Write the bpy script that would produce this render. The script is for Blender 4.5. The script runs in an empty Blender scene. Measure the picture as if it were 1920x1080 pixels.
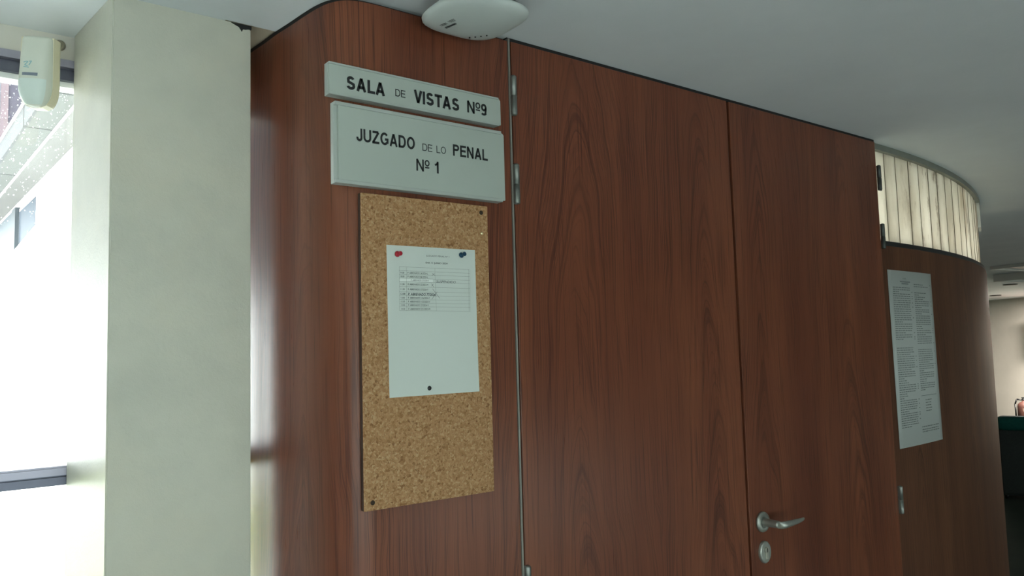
import bpy, bmesh, math, random
from mathutils import Vector, Matrix
random.seed(7)
S = bpy.context.scene
COL = S.collection
PI = math.pi
CAMH = 1.55
ZC = 2.261            # ceiling height

# ------------------------------------------------------------------ materials
def new_mat(name):
    m = bpy.data.materials.new(name); m.use_nodes = True
    nt = m.node_tree; b = nt.nodes['Principled BSDF']
    return m, nt, b
def N(nt, t, **kw):
    n = nt.nodes.new(t)
    for k, v in kw.items(): setattr(n, k, v)
    return n
def mth(nt, op, a, b=None, clamp=False):
    n = N(nt, 'ShaderNodeMath', operation=op); n.use_clamp = clamp
    for i, v in enumerate((a, b)):
        if v is None: continue
        if isinstance(v, (int, float)): n.inputs[i].default_value = v
        else: nt.links.new(v, n.inputs[i])
    return n.outputs[0]
def mixc(nt, f, a, b, mode='MIX'):
    n = N(nt, 'ShaderNodeMix', data_type='RGBA', blend_type=mode)
    for i, v in ((0, f), (6, a), (7, b)):
        if isinstance(v, (int, float)): n.inputs[i].default_value = v
        elif isinstance(v, (tuple, list)): n.inputs[i].default_value = (*v[:3], 1)
        else: nt.links.new(v, n.inputs[i])
    return n.outputs[2]
def ramp(nt, f, stops):
    n = N(nt, 'ShaderNodeValToRGB')
    while len(n.color_ramp.elements) < len(stops): n.color_ramp.elements.new(0.5)
    for e, (p, c) in zip(n.color_ramp.elements, stops):
        e.position = p; e.color = (*c, 1) if isinstance(c, (tuple, list)) else (c, c, c, 1)
    nt.links.new(f, n.inputs[0]); return n.outputs[0]
def noise(nt, vec, scale, detail=2, rough=.5):
    n = N(nt, 'ShaderNodeTexNoise'); n.inputs['Scale'].default_value = scale
    n.inputs['Detail'].default_value = detail; n.inputs['Roughness'].default_value = rough
    if vec is not None: nt.links.new(vec, n.inputs['Vector'])
    return n.outputs[0]
def combine(nt, x, y, z=0.0):
    n = N(nt, 'ShaderNodeCombineXYZ')
    for i, v in enumerate((x, y, z)):
        if isinstance(v, (int, float)): n.inputs[i].default_value = v
        else: nt.links.new(v, n.inputs[i])
    return n.outputs[0]
def simple(name, col, rough=.5, metal=0, spec=.5, var=0, vscale=20, bump=0, bscale=60):
    m, nt, b = new_mat(name)
    b.inputs['Base Color'].default_value = (*col, 1); b.inputs['Roughness'].default_value = rough
    b.inputs['Metallic'].default_value = metal; b.inputs['Specular IOR Level'].default_value = spec
    tc = N(nt, 'ShaderNodeTexCoord')
    if var:
        f = noise(nt, tc.outputs['Object'], vscale, 4)
        c = mixc(nt, f, [x*(1-var) for x in col], [min(1, x*(1+var)) for x in col])
        nt.links.new(c, b.inputs['Base Color'])
    if bump:
        bn = N(nt, 'ShaderNodeBump'); bn.inputs['Strength'].default_value = bump; bn.inputs['Distance'].default_value = .002
        nt.links.new(noise(nt, tc.outputs['Object'], bscale, 3), bn.inputs['Height']); nt.links.new(bn.outputs[0], b.inputs['Normal'])
    return m

def wood_mat(name, centre, period, phase, gloss=(.25, .32), tint=(1, 1, 1), k=34.0):
    """red-brown veneer: UV u = metres along the face, v = metres up"""
    m, nt, b = new_mat(name)
    uv = N(nt, 'ShaderNodeUVMap'); sp = N(nt, 'ShaderNodeSeparateXYZ'); nt.links.new(uv.outputs[0], sp.inputs[0])
    u, v = sp.outputs[0], sp.outputs[1]
    w1 = noise(nt, combine(nt, mth(nt, 'MULTIPLY', u, 3.0), mth(nt, 'MULTIPLY', v, 1.1), phase), 1.0, 3)
    w2 = noise(nt, combine(nt, mth(nt, 'MULTIPLY', u, 22.0), mth(nt, 'MULTIPLY', v, 2.6), phase + 3), 1.0, 2)
    uu = mth(nt, 'ADD', u, mth(nt, 'MULTIPLY', mth(nt, 'SUBTRACT', w1, .5), .17))
    uu = mth(nt, 'ADD', uu, mth(nt, 'MULTIPLY', mth(nt, 'SUBTRACT', w2, .5), .022))
    t = mth(nt, 'PINGPONG', mth(nt, 'SUBTRACT', uu, centre), period)
    f = mth(nt, 'ADD', mth(nt, 'MULTIPLY', v, 1.0), mth(nt, 'MULTIPLY', mth(nt, 'POWER', t, 1.7), k))
    f = mth(nt, 'ADD', f, mth(nt, 'MULTIPLY', w1, .5))
    rg = noise(nt, combine(nt, mth(nt, 'MULTIPLY', f, 13.0), mth(nt, 'MULTIPLY', t, 1.5), phase + 2), 1.0, 3, .6)
    ring = ramp(nt, rg, [(.44, 0), (.54, .35), (.60, 1), (.68, .55)])
    rg2 = noise(nt, combine(nt, mth(nt, 'MULTIPLY', f, 46.0), mth(nt, 'MULTIPLY', t, 4.0), phase + 4), 1.0, 2, .6)
    ring2 = ramp(nt, rg2, [(.54, 0), (.64, 1)])
    amp = noise(nt, combine(nt, mth(nt, 'MULTIPLY', u, 7.0), mth(nt, 'MULTIPLY', v, 1.8), phase + 9), 1.0, 3)
    amp = ramp(nt, amp, [(.36, .12), (.64, 1)])
    fib = noise(nt, combine(nt, mth(nt, 'MULTIPLY', u, 330.0), mth(nt, 'MULTIPLY', v, 7.0), phase), 1.0, 3, .65)
    por = noise(nt, combine(nt, mth(nt, 'MULTIPLY', u, 240.0), mth(nt, 'MULTIPLY', v, 3.6), phase + 5), 1.0, 2)
    por = ramp(nt, por, [(.56, 0), (.68, 1)])
    broad = noise(nt, combine(nt, mth(nt, 'MULTIPLY', u, 9.0), mth(nt, 'MULTIPLY', v, .5), phase + 1), 1.0, 3)
    A = [a*b_ for a, b_ in zip((.235, .079, .039), tint)]; B = [a*b_ for a, b_ in zip((.150, .046, .025), tint)]
    D = [a*b_ for a, b_ in zip((.046, .0145, .0115), tint)]
    c = mixc(nt, ramp(nt, broad, [(.3, 0), (.7, 1)]), A, B)
    c = mixc(nt, mth(nt, 'MULTIPLY', mth(nt, 'MULTIPLY', ring, amp), .72), c, D)
    c = mixc(nt, mth(nt, 'MULTIPLY', mth(nt, 'MULTIPLY', ring2, amp), .55), c, D)
    c = mixc(nt, mth(nt, 'MULTIPLY', por, .62), c, D)
    c = mixc(nt, ramp(nt, fib, [(.35, .0), (.75, .5)]), c, B)
    nt.links.new(c, b.inputs['Base Color'])
    r = mth(nt, 'ADD', mth(nt, 'MULTIPLY', fib, .08), gloss[0]); nt.links.new(r, b.inputs['Roughness'])
    b.inputs['Specular IOR Level'].default_value = gloss[1]
    bn = N(nt, 'ShaderNodeBump'); bn.inputs['Strength'].default_value = .08; bn.inputs['Distance'].default_value = .001
    nt.links.new(fib, bn.inputs['Height']); nt.links.new(bn.outputs[0], b.inputs['Normal'])
    return m

def cork_mat():
    m, nt, b = new_mat('cork')
    tc = N(nt, 'ShaderNodeTexCoord'); o = tc.outputs['Object']
    wv = noise(nt, o, 160, 2)
    vo = N(nt, 'ShaderNodeTexVoronoi'); vo.inputs['Scale'].default_value = 230; vo.inputs['Randomness'].default_value = 1
    nt.links.new(o, vo.inputs['Vector'])
    sp = N(nt, 'ShaderNodeSeparateColor'); nt.links.new(vo.outputs['Color'], sp.inputs[0])
    c = ramp(nt, sp.outputs[0], [(0, (.21, .096, .040)), (.12, (.335, .172, .078)), (.5, (.415, .228, .112)), (.85, (.465, .275, .145)), (1, (.53, .355, .205))])
    d = noise(nt, o, 420, 3, .7)
    c = mixc(nt, ramp(nt, d, [(.30, .75), (.46, 0)]), c, (.12, .06, .025))
    d2 = noise(nt, o, 330, 2, .6)
    c = mixc(nt, ramp(nt, d2, [(.60, 0), (.74, .6)]), c, (.68, .52, .31))
    lw = noise(nt, o, 9, 3)
    c = mixc(nt, mth(nt, 'MULTIPLY', lw, .35), c, (.36, .20, .085))
    nt.links.new(c, b.inputs['Base Color']); b.inputs['Roughness'].default_value = .85; b.inputs['Specular IOR Level'].default_value = .2
    bn = N(nt, 'ShaderNodeBump'); bn.inputs['Strength'].default_value = .5; bn.inputs['Distance'].default_value = .0015
    nt.links.new(d, bn.inputs['Height']); nt.links.new(bn.outputs[0], b.inputs['Normal'])
    return m

def plaster_mat(name, col, dark, scale=5, rough=.6, spec=.3, bump=.25, stain=None):
    m, nt, b = new_mat(name)
    tc = N(nt, 'ShaderNodeTexCoord'); o = tc.outputs['Object']
    f = noise(nt, o, scale, 6, .62)
    c = mixc(nt, ramp(nt, f, [(.3, 0), (.72, 1)]), col, dark)
    if stain:
        g = noise(nt, o, 2.6, 5, .7)
        c = mixc(nt, ramp(nt, g, [(.5, 0), (.7, .55)]), c, stain)
    nt.links.new(c, b.inputs['Base Color']); b.inputs['Roughness'].default_value = rough; b.inputs['Specular IOR Level'].default_value = spec
    bn = N(nt, 'ShaderNodeBump'); bn.inputs['Strength'].default_value = bump; bn.inputs['Distance'].default_value = .002
    nt.links.new(noise(nt, o, 140, 4, .7), bn.inputs['Height']); nt.links.new(bn.outputs[0], b.inputs['Normal'])
    return m

def marble_mat(name, seed, warm):
    m, nt, b = new_mat(name)
    tc = N(nt, 'ShaderNodeTexCoord'); mp = N(nt, 'ShaderNodeMapping'); nt.links.new(tc.outputs['Object'], mp.inputs[0])
    mp.inputs['Location'].default_value = (seed*1.7, seed*.9, seed*2.3); mp.inputs['Scale'].default_value = (6, 6, 2.2)
    mp.inputs['Rotation'].default_value = (0, .25*math.sin(seed), 0)
    w = noise(nt, mp.outputs[0], 1.1, 5, .6)
    base = mixc(nt, ramp(nt, w, [(.35, 0), (.7, 1)]), (.88, .845, .76), (.68*warm, .63*warm, .53*warm))
    v = noise(nt, mp.outputs[0], 1.7, 6, .68)
    vein = ramp(nt, mth(nt, 'ABSOLUTE', mth(nt, 'SUBTRACT', v, .5)), [(0, 1), (.016, .6), (.05, 0)])
    gate = ramp(nt, noise(nt, mp.outputs[0], .7, 2), [(.50, 0), (.60, 1)])
    c = mixc(nt, mth(nt, 'MULTIPLY', vein, mth(nt, 'MULTIPLY', gate, .75)), base, (.16, .09, .035))
    g2 = ramp(nt, noise(nt, mp.outputs[0], .9, 4), [(.6, 0), (.72, .6)])
    c = mixc(nt, g2, c, (.42, .30, .15))
    nt.links.new(c, b.inputs['Base Color']); b.inputs['Roughness'].default_value = .35
    tr = N(nt, 'ShaderNodeBsdfTranslucent'); nt.links.new(c, tr.inputs[0])
    mx = N(nt, 'ShaderNodeMixShader'); mx.inputs[0].default_value = .5
    out = nt.nodes['Material Output']
    nt.links.new(b.outputs[0], mx.inputs[1]); nt.links.new(tr.outputs[0], mx.inputs[2]); nt.links.new(mx.outputs[0], out.inputs[0])
    return m

def glass_mat(name, tint=(1, 1, 1), refl=1.0):
    m, nt, b = new_mat(name); nt.nodes.remove(b)
    out = nt.nodes['Material Output']
    t = N(nt, 'ShaderNodeBsdfTransparent'); t.inputs[0].default_value = (*tint, 1)
    g = N(nt, 'ShaderNodeBsdfGlossy'); g.inputs['Roughness'].default_value = .02
    fr = N(nt, 'ShaderNodeFresnel'); fr.inputs[0].default_value = 1.45
    mx = N(nt, 'ShaderNodeMixShader'); nt.links.new(mth(nt, 'MULTIPLY', fr.outputs[0], refl), mx.inputs[0])
    nt.links.new(t.outputs[0], mx.inputs[1]); nt.links.new(g.outputs[0], mx.inputs[2]); nt.links.new(mx.outputs[0], out.inputs[0])
    return m

M = {}
M['wood_panel'] = wood_mat('veneer_panel', .40, .30, 1.3, k=46)
M['wood_door_a'] = wood_mat('veneer_door_a', .185, .235, 4.1)
M['wood_door_b'] = wood_mat('veneer_door_b', .10, .235, 7.7, k=40)
M['wood_curve'] = wood_mat('veneer_curve', .2, .31, 11.2, k=50, tint=(.72, .92, .92), gloss=(.46, .16))
M['cork'] = cork_mat()
M['ceiling'] = plaster_mat('ceiling_paint', (.78, .82, .84), (.72, .76, .785), 3, .7, .2, .2)
M['ceiling_beige'] = plaster_mat('beige_soffit', (.46, .40, .30), (.40, .35, .26), 5, .7, .2, .2)
M['pillar'] = plaster_mat('pillar_stucco', (.56, .555, .475), (.485, .485, .42), 7, .42, .45, .3, stain=(.58, .545, .44))
M['wall_beige'] = plaster_mat('wall_paint', (.70, .66, .585), (.64, .60, .53), 2.5, .6, .3, .2)
M['wall_white'] = plaster_mat('wall_white_paint', (.68, .69, .66), (.62, .63, .60), 2.5, .6, .3, .2)
M['floor'] = plaster_mat('floor_stone', (.50, .53, .53), (.42, .46, .46), 3, .22, .5, .02)
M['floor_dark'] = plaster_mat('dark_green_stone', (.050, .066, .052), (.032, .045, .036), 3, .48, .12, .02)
M['alu'] = simple('brushed_aluminium', (.47, .51, .485), .48, .4, .5, .05, 30)
M['alu_plate'] = simple('silver_plate', (.455, .505, .465), .45, .25, .5, .03, 12)
M['strip'] = simple('dull_metal_strip', (.26, .25, .225), .5, .3, .5, .1, 30)
M['satin'] = simple('satin_handle_steel', (.42, .44, .405), .36, .75, .5, .08, 60)
M['steel'] = simple('hinge_steel', (.25, .265, .25), .38, .8, .5, .12, 60)
M['steel_dark'] = simple('dark_hinge_steel', (.10, .11, .105), .4, .7, .5, .2, 50)
M['gap'] = simple('gap_shade', (.012, .012, .013), .8)  # near-black colour standing in for the shade inside gaps
M['black'] = simple('black_plastic', (.012, .013, .014), .4)
M['ink'] = simple('black_ink', (.012, .014, .016), .6)
M['ink_grey'] = simple('grey_print', (.055, .065, .07), .7)
M['ink_faint'] = simple('faint_print', (.17, .19, .19), .7)
M['pen'] = simple('pen_ink', (.05, .06, .08), .7)
M['paper'] = simple('paper', (.60, .65, .615), .7, 0, .3, .02, 8)
M['paper_fluid'] = simple('correction_fluid', (.72, .76, .73), .6)
M['red'] = simple('red_plastic', (.42, .015, .035), .3)
M['blue'] = simple('blue_plastic', (.006, .05, .10), .3)
M['brass'] = simple('brass', (.80, .68, .42), .25, .9)
M['rust'] = simple('rusty_screw', (.045, .028, .015), .6, .4)
M['pir'] = simple('cream_plastic', (.60, .62, .545), .4, 0, .4, .03, 30)
M['pir_side'] = simple('yellowed_plastic', (.68, .63, .46), .45, 0, .4, .03, 30)
M['pir_lens'] = simple('milky_lens', (.62, .70, .66), .35, 0, .45)
M['pir_strip'] = simple('grey_strip', (.16, .19, .24), .3)
M['teal_mark'] = simple('teal_print', (.22, .42, .46), .6)
M['ap'] = simple('white_plastic', (.60, .645, .63), .45, 0, .4, .02, 20)
M['ap_edge'] = simple('grey_plastic_rim', (.36, .40, .38), .45)
M['frame'] = simple('bronze_frame', (.12, .125, .17), .35, .6, .5, .08, 40)
M['frame_light'] = simple('grey_frame_profile', (.33, .32, .40), .35, .5)
M['white_strip'] = simple('white_gasket', (.82, .84, .86), .5)
M['blind_box'] = simple('blind_box_paint', (.62, .60, .55), .6, 0, .3, .04, 12)
M['glass'] = glass_mat('window_glass')
M['glass_tinted'] = glass_mat('tinted_glass', (.42, .44, .43))
M['droplet'] = simple('rain_droplet', (.93, .96, .96), .05, 0, .8)
M['droplet'].node_tree.nodes['Principled BSDF'].inputs['Transmission Weight'].default_value = .55
M['droplet'].node_tree.nodes['Principled BSDF'].inputs['IOR'].default_value = 1.33
M['stone'] = plaster_mat('stone_cladding', (.036, .039, .042), (.032, .035, .038), 1.2, .7, .2, .1)
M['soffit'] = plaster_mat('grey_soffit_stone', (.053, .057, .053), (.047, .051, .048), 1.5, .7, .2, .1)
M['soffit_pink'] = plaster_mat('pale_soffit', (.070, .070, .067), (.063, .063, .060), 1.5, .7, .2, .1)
M['joint'] = simple('joint_line', (.02, .023, .023), .8)
M['ext_white'] = simple('white_render', (.88, .89, .90), .8, 0, .2, .03, 2)
M['ext_glass'] = simple('blue_glazing', (.019, .029, .043), .6, 0, .2, .25, 1.5)
M['ext_glass_pale'] = simple('pale_blue_glazing', (.045, .058, .068), .6, 0, .2, .2, 1.5)
M['ext_col'] = simple('grey_column', (.024, .031, .037), .6, 0, .3, .1, 3)
M['brick'] = simple('dark_red_cladding', (.017, .016, .024), .8, 0, .2, .3, 2)
M['bay'] = simple('pale_bay', (.075, .08, .09), .8, 0, .2, .1, 2)
M['reflection_dark'] = simple('dark_reflection_block', (.018, .021, .029), .9, 0, .05, .3, .4)
M['brick_pink'] = simple('pink_cladding', (.050, .038, .043), .8, 0, .2, .2, 2)
M['lawn'] = simple('lawn', (.16, .21, .012), .9, 0, .1, .35, 3)
M['paving'] = simple('pale_paving', (.80, .80, .78), .8, 0, .2, .06, 2)
M['upholstery'] = simple('charcoal_upholstery', (.040, .048, .046), .8, 0, .2, .3, 60)
M['teal'] = simple('teal_fabric', (.005, .11, .092), .7, 0, .3, .2, 40)
M['ext_red'] = simple('dull_red_paint', (.115, .048, .038), .5, 0, .4, .1, 20)
M['label_tan'] = simple('tan_label', (.27, .19, .15), .7)
M['frame_red'] = simple('red_picture_frame', (.45, .06, .05), .5)
M['print_pink'] = simple('pale_pink_print', (.62, .46, .42), .7)
M['lamp_dark'] = simple('unlit_louvre', (.035, .045, .04), .35, .3)
M['rim_white'] = simple('white_rim', (.85, .86, .82), .4)
M['cornice'] = simple('cornice_metal', (.26, .275, .24), .4, .5, .5, .15, 20)
MARB = [marble_mat('marble_%d' % i, i*1.37 + .4, 1 - .06*(i % 3)) for i in range(6)]

# ------------------------------------------------------------------ mesh helpers
def link(name, bm, mat, parent=None, smooth=False):
    me = bpy.data.meshes.new(name); bm.normal_update(); bm.to_mesh(me); bm.free()
    o = bpy.data.objects.new(name, me); COL.objects.link(o)
    if mat is not None:
        for x in (mat if isinstance(mat, (list, tuple)) else [mat]): me.materials.append(x)
    if parent: o.parent = parent
    if smooth:
        for p in me.polygons: p.use_smooth = True
    return o
def struct(o):
    o['kind'] = 'structure'; return o
def tag(o, label, cat, group=None, kind=None):
    o['label'] = label; o['category'] = cat
    if group: o['group'] = group
    if kind: o['kind'] = kind
    return o
def empty(name, loc=(0, 0, 0), rz=0):
    o = bpy.data.objects.new(name, None); COL.objects.link(o); o.location = loc; o.rotation_euler = (0, 0, rz)
    o.empty_display_size = .05; return o
def box(bm, x0, x1, y0, y1, z0, z1, mi=0, bev=0):
    vs = [bm.verts.new((x, y, z)) for x in (x0, x1) for y in (y0, y1) for z in (z0, z1)]
    fs = [(0, 1, 3, 2), (4, 6, 7, 5), (0, 4, 5, 1), (2, 3, 7, 6), (0, 2, 6, 4), (1, 5, 7, 3)]
    out = []
    for f in fs:
        F = bm.faces.new([vs[i] for i in f]); F.material_index = mi; out.append(F)
    if bev:
        es = list({e for f in out for e in f.edges})
        bmesh.ops.bevel(bm, geom=es, offset=bev, segments=2, affect='EDGES', profile=.5)
    return vs
def B(x0, x1, y0, y1, z0, z1, bev=0):
    bm = bmesh.new(); box(bm, x0, x1, y0, y1, z0, z1, 0, bev); return bm
def cyl(bm, p0, p1, r0, r1=None, n=24, cap=True):
    r1 = r0 if r1 is None else r1
    p0, p1 = Vector(p0), Vector(p1); d = (p1 - p0).normalized()
    a = d.orthogonal().normalized(); b = d.cross(a)
    A = [bm.verts.new(p0 + (a*math.cos(2*PI*i/n) + b*math.sin(2*PI*i/n))*r0) for i in range(n)]
    C = [bm.verts.new(p1 + (a*math.cos(2*PI*i/n) + b*math.sin(2*PI*i/n))*r1) for i in range(n)]
    for i in range(n):
        f = bm.faces.new((A[i], A[(i+1) % n], C[(i+1) % n], C[i])); f.smooth = True
    if cap:
        bm.faces.new(A[::-1]); bm.faces.new(C)
def lathe(bm, prof, centre, axis, n=24):
    """prof: list of (distance along axis, radius)"""
    axis = Vector(axis).normalized(); a = axis.orthogonal().normalized(); b = axis.cross(a); c = Vector(centre)
    rings = []
    for d, r in prof:
        rings.append([bm.verts.new(c + axis*d + (a*math.cos(2*PI*i/n) + b*math.sin(2*PI*i/n))*max(r, 1e-5)) for i in range(n)])
    for A, C in zip(rings, rings[1:]):
        for i in range(n):
            f = bm.faces.new((A[i], A[(i+1) % n], C[(i+1) % n], C[i])); f.smooth = True
    bm.faces.new(rings[0][::-1]); bm.faces.new(rings[-1])
def tube(bm, pts, r, n=10):
    for i in range(len(pts)-1): cyl(bm, pts[i], pts[i+1], r if not isinstance(r, list) else r[i], None if not isinstance(r, list) else r[i+1], n)
def strip_wall(name, path, z0, z1, thick, mat, parent=None, u0=0.0, bev=0):
    """upright skin following a plan path (x,y); UV u = metres along it, v = height; thick goes to the left of travel"""
    bm = bmesh.new(); uvl = bm.loops.layers.uv.new('UVMap')
    n = len(path); P = [Vector((x, y)) for x, y in path]
    off = []
    for i in range(n):
        a = P[max(0, i-1)]; b = P[min(n-1, i+1)]; d = (b-a).normalized(); off.append(P[i] + Vector((-d.y, d.x))*thick)
    u = [u0]
    for i in range(1, n): u.append(u[-1] + (P[i]-P[i-1]).length)
    F0 = [bm.verts.new((p.x, p.y, z0)) for p in P]; F1 = [bm.verts.new((p.x, p.y, z1)) for p in P]
    B0 = [bm.verts.new((p.x, p.y, z0)) for p in off]; B1 = [bm.verts.new((p.x, p.y, z1)) for p in off]
    def q(a, b, c, d, uvs, sm=False):
        f = bm.faces.new((a, b, c, d)); f.smooth = sm
        for l, t in zip(f.loops, uvs): l[uvl].uv = t
    for i in range(n-1):
        uv = [(u[i], z0), (u[i+1], z0), (u[i+1], z1), (u[i], z1)]
        q(F0[i], F0[i+1], F1[i+1], F1[i], uv, True)
        q(B0[i+1], B0[i], B1[i], B1[i+1], [uv[1], uv[0], uv[3], uv[2]])
        q(F1[i], F1[i+1], B1[i+1], B1[i], [uv[3], uv[2], uv[2], uv[3]])
        q(F0[i+1], F0[i], B0[i], B0[i+1], [uv[1], uv[0], uv[0], uv[1]])
    for i in (0, n-1):
        f = (F0[i], F1[i], B1[i], B0[i]) if i == 0 else (F0[i], B0[i], B1[i], F1[i])
        q(*f, [(u[i], z0), (u[i], z1), (u[i]+thick, z1), (u[i]+thick, z0)])
    o = link(name, bm, mat, parent)
    bm2 = bmesh.new(); bm2.from_mesh(o.data)
    for e in bm2.edges:
        if len(e.link_faces) == 2 and e.calc_face_angle(0) > .6: e.smooth = False
    bm2.to_mesh(o.data); bm2.free()
    return o
def prism(bm, poly, y0, y1):
    """polygon in x,z pushed from y0 to y1"""
    A = [bm.verts.new((x, y0, z)) for x, z in poly]; C = [bm.verts.new((x, y1, z)) for x, z in poly]
    n = len(poly)
    for i in range(n): bm.faces.new((A[i], A[(i+1) % n], C[(i+1) % n], C[i]))
    bm.faces.new(A[::-1]); bm.faces.new(C); bmesh.ops.recalc_face_normals(bm, faces=bm.faces[:])
def prism_z(bm, poly, z0, z1):
    A = [bm.verts.new((x, y, z0)) for x, y in poly]; C = [bm.verts.new((x, y, z1)) for x, y in poly]
    n = len(poly)
    for i in range(n): bm.faces.new((A[i], A[(i+1) % n], C[(i+1) % n], C[i]))
    bm.faces.new(A[::-1]); bm.faces.new(C); bmesh.ops.recalc_face_normals(bm, faces=bm.faces[:])

def glyphs(bm, text, x0, x1, z0, z1, y, bold=0.0, fitz=True, shear=0.0, depth=.0004, rot=0.0):
    """letters facing -y fitted into the box x0..x1, z0..z1 (either bound may be None to keep the proportions)"""
    cu = bpy.data.curves.new('t', 'FONT'); cu.body = text; cu.size = 1; cu.offset = bold; cu.shear = shear; cu.resolution_u = 4
    cu.fill_mode = 'FRONT'
    ob = bpy.data.objects.new('t', cu); COL.objects.link(ob)
    dg = bpy.context.evaluated_depsgraph_get(); me = bpy.data.meshes.new_from_object(ob.evaluated_get(dg))
    vs = [v.co.copy() for v in me.vertices]; fs = [tuple(p.vertices) for p in me.polygons]
    bpy.data.objects.remove(ob); bpy.data.curves.remove(cu); bpy.data.meshes.remove(me)
    ax0 = min(v.x for v in vs); ax1 = max(v.x for v in vs); az0 = min(v.y for v in vs); az1 = max(v.y for v in vs)
    sz = (z1-z0)/(az1-az0) if fitz else (z1-z0)/.73
    bz = az0 if fitz else 0
    sx = sz if x1 is None else (x1-x0)/(ax1-ax0)
    c, s = math.cos(rot), math.sin(rot)
    out = []
    for v in vs:
        X, Z = (v.x-ax0)*sx, (v.y-bz)*sz
        out.append(bm.verts.new((x0 + X*c - Z*s, y, z0 + X*s + Z*c)))
    for f in fs:
        try: bm.faces.new([out[i] for i in f])
        except ValueError: pass
    return x0 + (ax1-ax0)*sx
def stroke(bm, pts, w, y):
    """pen line in the x,z plane, facing -y"""
    for (x0, z0), (x1, z1) in zip(pts, pts[1:]):
        d = Vector((x1-x0, z1-z0)); L = d.length or 1e-6; n = Vector((-d.y, d.x))/L*w/2
        bm.faces.new([bm.verts.new((x, y, z)) for x, z in ((x0-n.x, z0-n.y), (x1-n.x, z1-n.y), (x1+n.x, z1+n.y), (x0+n.x, z0+n.y))])
def rect(bm, x0, x1, z0, z1, y):
    bm.faces.new([bm.verts.new(p) for p in ((x0, y, z0), (x1, y, z0), (x1, y, z1), (x0, y, z1))])

def _arc(cx, cy, rx, ry, a0, a1, n=14):
    return [(cx+rx*math.cos(math.radians(a0+(a1-a0)*i/n)), cy+ry*math.sin(math.radians(a0+(a1-a0)*i/n))) for i in range(n+1)]
# plain grotesque capitals: stroke centre lines for a cap height of 1; w is half the stroke
def strokes_of(ch, w):
    t, b_ = 1-w, w
    if ch == 'L': return .62, [[(w, 1), (w, w), (.62, w)]]
    if ch == 'D': return .74, [[(w, w), (w, t), (.36, t)] + _arc(.36, .5, .38-w, .5-w, 90, -90, 18) + [(w, w), (w, .3)]]
    if ch == 'E': return .66, [[(.66, t), (w, t), (w, w), (.66, w)], [(w, .52), (.61, .52)]]
    if ch == 'P': return .68, [[(w, 0), (w, t), (.38, t)] + _arc(.38, .72, .30-w, .28-w, 90, -90) + [(w, .44+w)]]
    if ch == 'I': return 2*w, [[(w, 0), (w, 1)]]
    if ch == 'T': return .68, [[(0, t), (.68, t)], [(.34, t), (.34, 0)]]
    if ch == 'N': return .74, [[(w, 0), (w, 1)], [(.74-w, 0), (.74-w, 1)], [(w*.9, .99), (.74-w*.9, .01)]]
    if ch == 'A': return .80, [[(w*1.02, 0), (.40, .985)], [(.80-w*1.02, 0), (.40, .985)], [(.19, .30), (.61, .30)]]
    if ch == 'V': return .76, [[(w*1.02, 1), (.38, .015)], [(.76-w*1.02, 1), (.38, .015)]]
    if ch == 'Z': return .68, [[(.03, t), (.60, t)], [(.61, t), (.08, w)], [(0, w), (.68, w)]]
    if ch == 'U': return .74, [[(w, 1), (w, .36)] + _arc(.37, .36, .37-w, .36-w, 180, 360, 18) + [(.74-w, 1)]]
    if ch == 'J': return .56, [[(.56-w, 1), (.56-w, .30)] + _arc(.28, .30, .28-w, .30-w, 0, -180, 16) + [(w, .33)]]
    if ch == 'O': return .82, [_arc(.41, .5, .41-w, .5-w, 90, 452, 32)]
    if ch == 'G': return .80, [_arc(.41, .5, .41-w, .5-w, 42, 318, 26) + [(.80-w, .24), (.80-w, .46), (.45, .46)]]
    if ch == 'S':
        return .68, [_arc(.34, .735, .31-w, .265-w, 18, 180, 12) + [(w+.04, .68), (.16, .565), (.34, .505), (.55, .42), (.68-w, .30)] + _arc(.34, .275, .34-w, .275-w, 0, -170, 14)]
    if ch == '9':
        return .60, [_arc(.30, .68, .30-w, .32-w, 0, 360, 26), [(.60-w, .68), (.60-w, .50), (.575-w, .33), (.50-w*.5, .17)] + _arc(.28, .22, .22, .22-w, 330, 205, 8)]
    if ch == '1': return .36, [[(.36-w, 0), (.36-w, 1)], [(.36-w, .93), (.22, .78), (.02, .69)]]
    if ch == '\u00ba': return .46, [_arc(.23, .74, .23-w*.6, .26-w*.6, 90, 452, 24), [(.02, .36), (.44, .36)]]
    return .3, []
def ribbon(bm, pts, hw, y, mx, mz):
    """flat band of half width hw along pts with mitred corners"""
    n = len(pts); closed = (Vector(pts[0])-Vector(pts[-1])).length < .03 and n > 8
    L, R_ = [], []
    for i in range(n):
        p = Vector(pts[i]); a = Vector(pts[i-1]) if i else (Vector(pts[n-2]) if closed else None); c = Vector(pts[i+1]) if i < n-1 else (Vector(pts[1]) if closed else None)
        d0 = (p-a).normalized() if a is not None and (p-a).length > 1e-6 else None; d1 = (c-p).normalized() if c is not None and (c-p).length > 1e-6 else None
        d0 = d0 or d1; d1 = d1 or d0
        n0 = Vector((-d0.y, d0.x)); n1 = Vector((-d1.y, d1.x)); mn = (n0+n1)
        mn = mn.normalized() if mn.length > 1e-3 else n0; k_ = min(1.5, 1/max(.3, mn.dot(n0)))
        L.append(p+mn*hw*k_); R_.append(p-mn*hw*k_)
    VL = [bm.verts.new((mx(v.x), y, mz(v.y))) for v in L]; VR = [bm.verts.new((mx(v.x), y, mz(v.y))) for v in R_]
    for i in range(n-1): bm.faces.new((VR[i], VR[i+1], VL[i+1], VL[i]))
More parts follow.
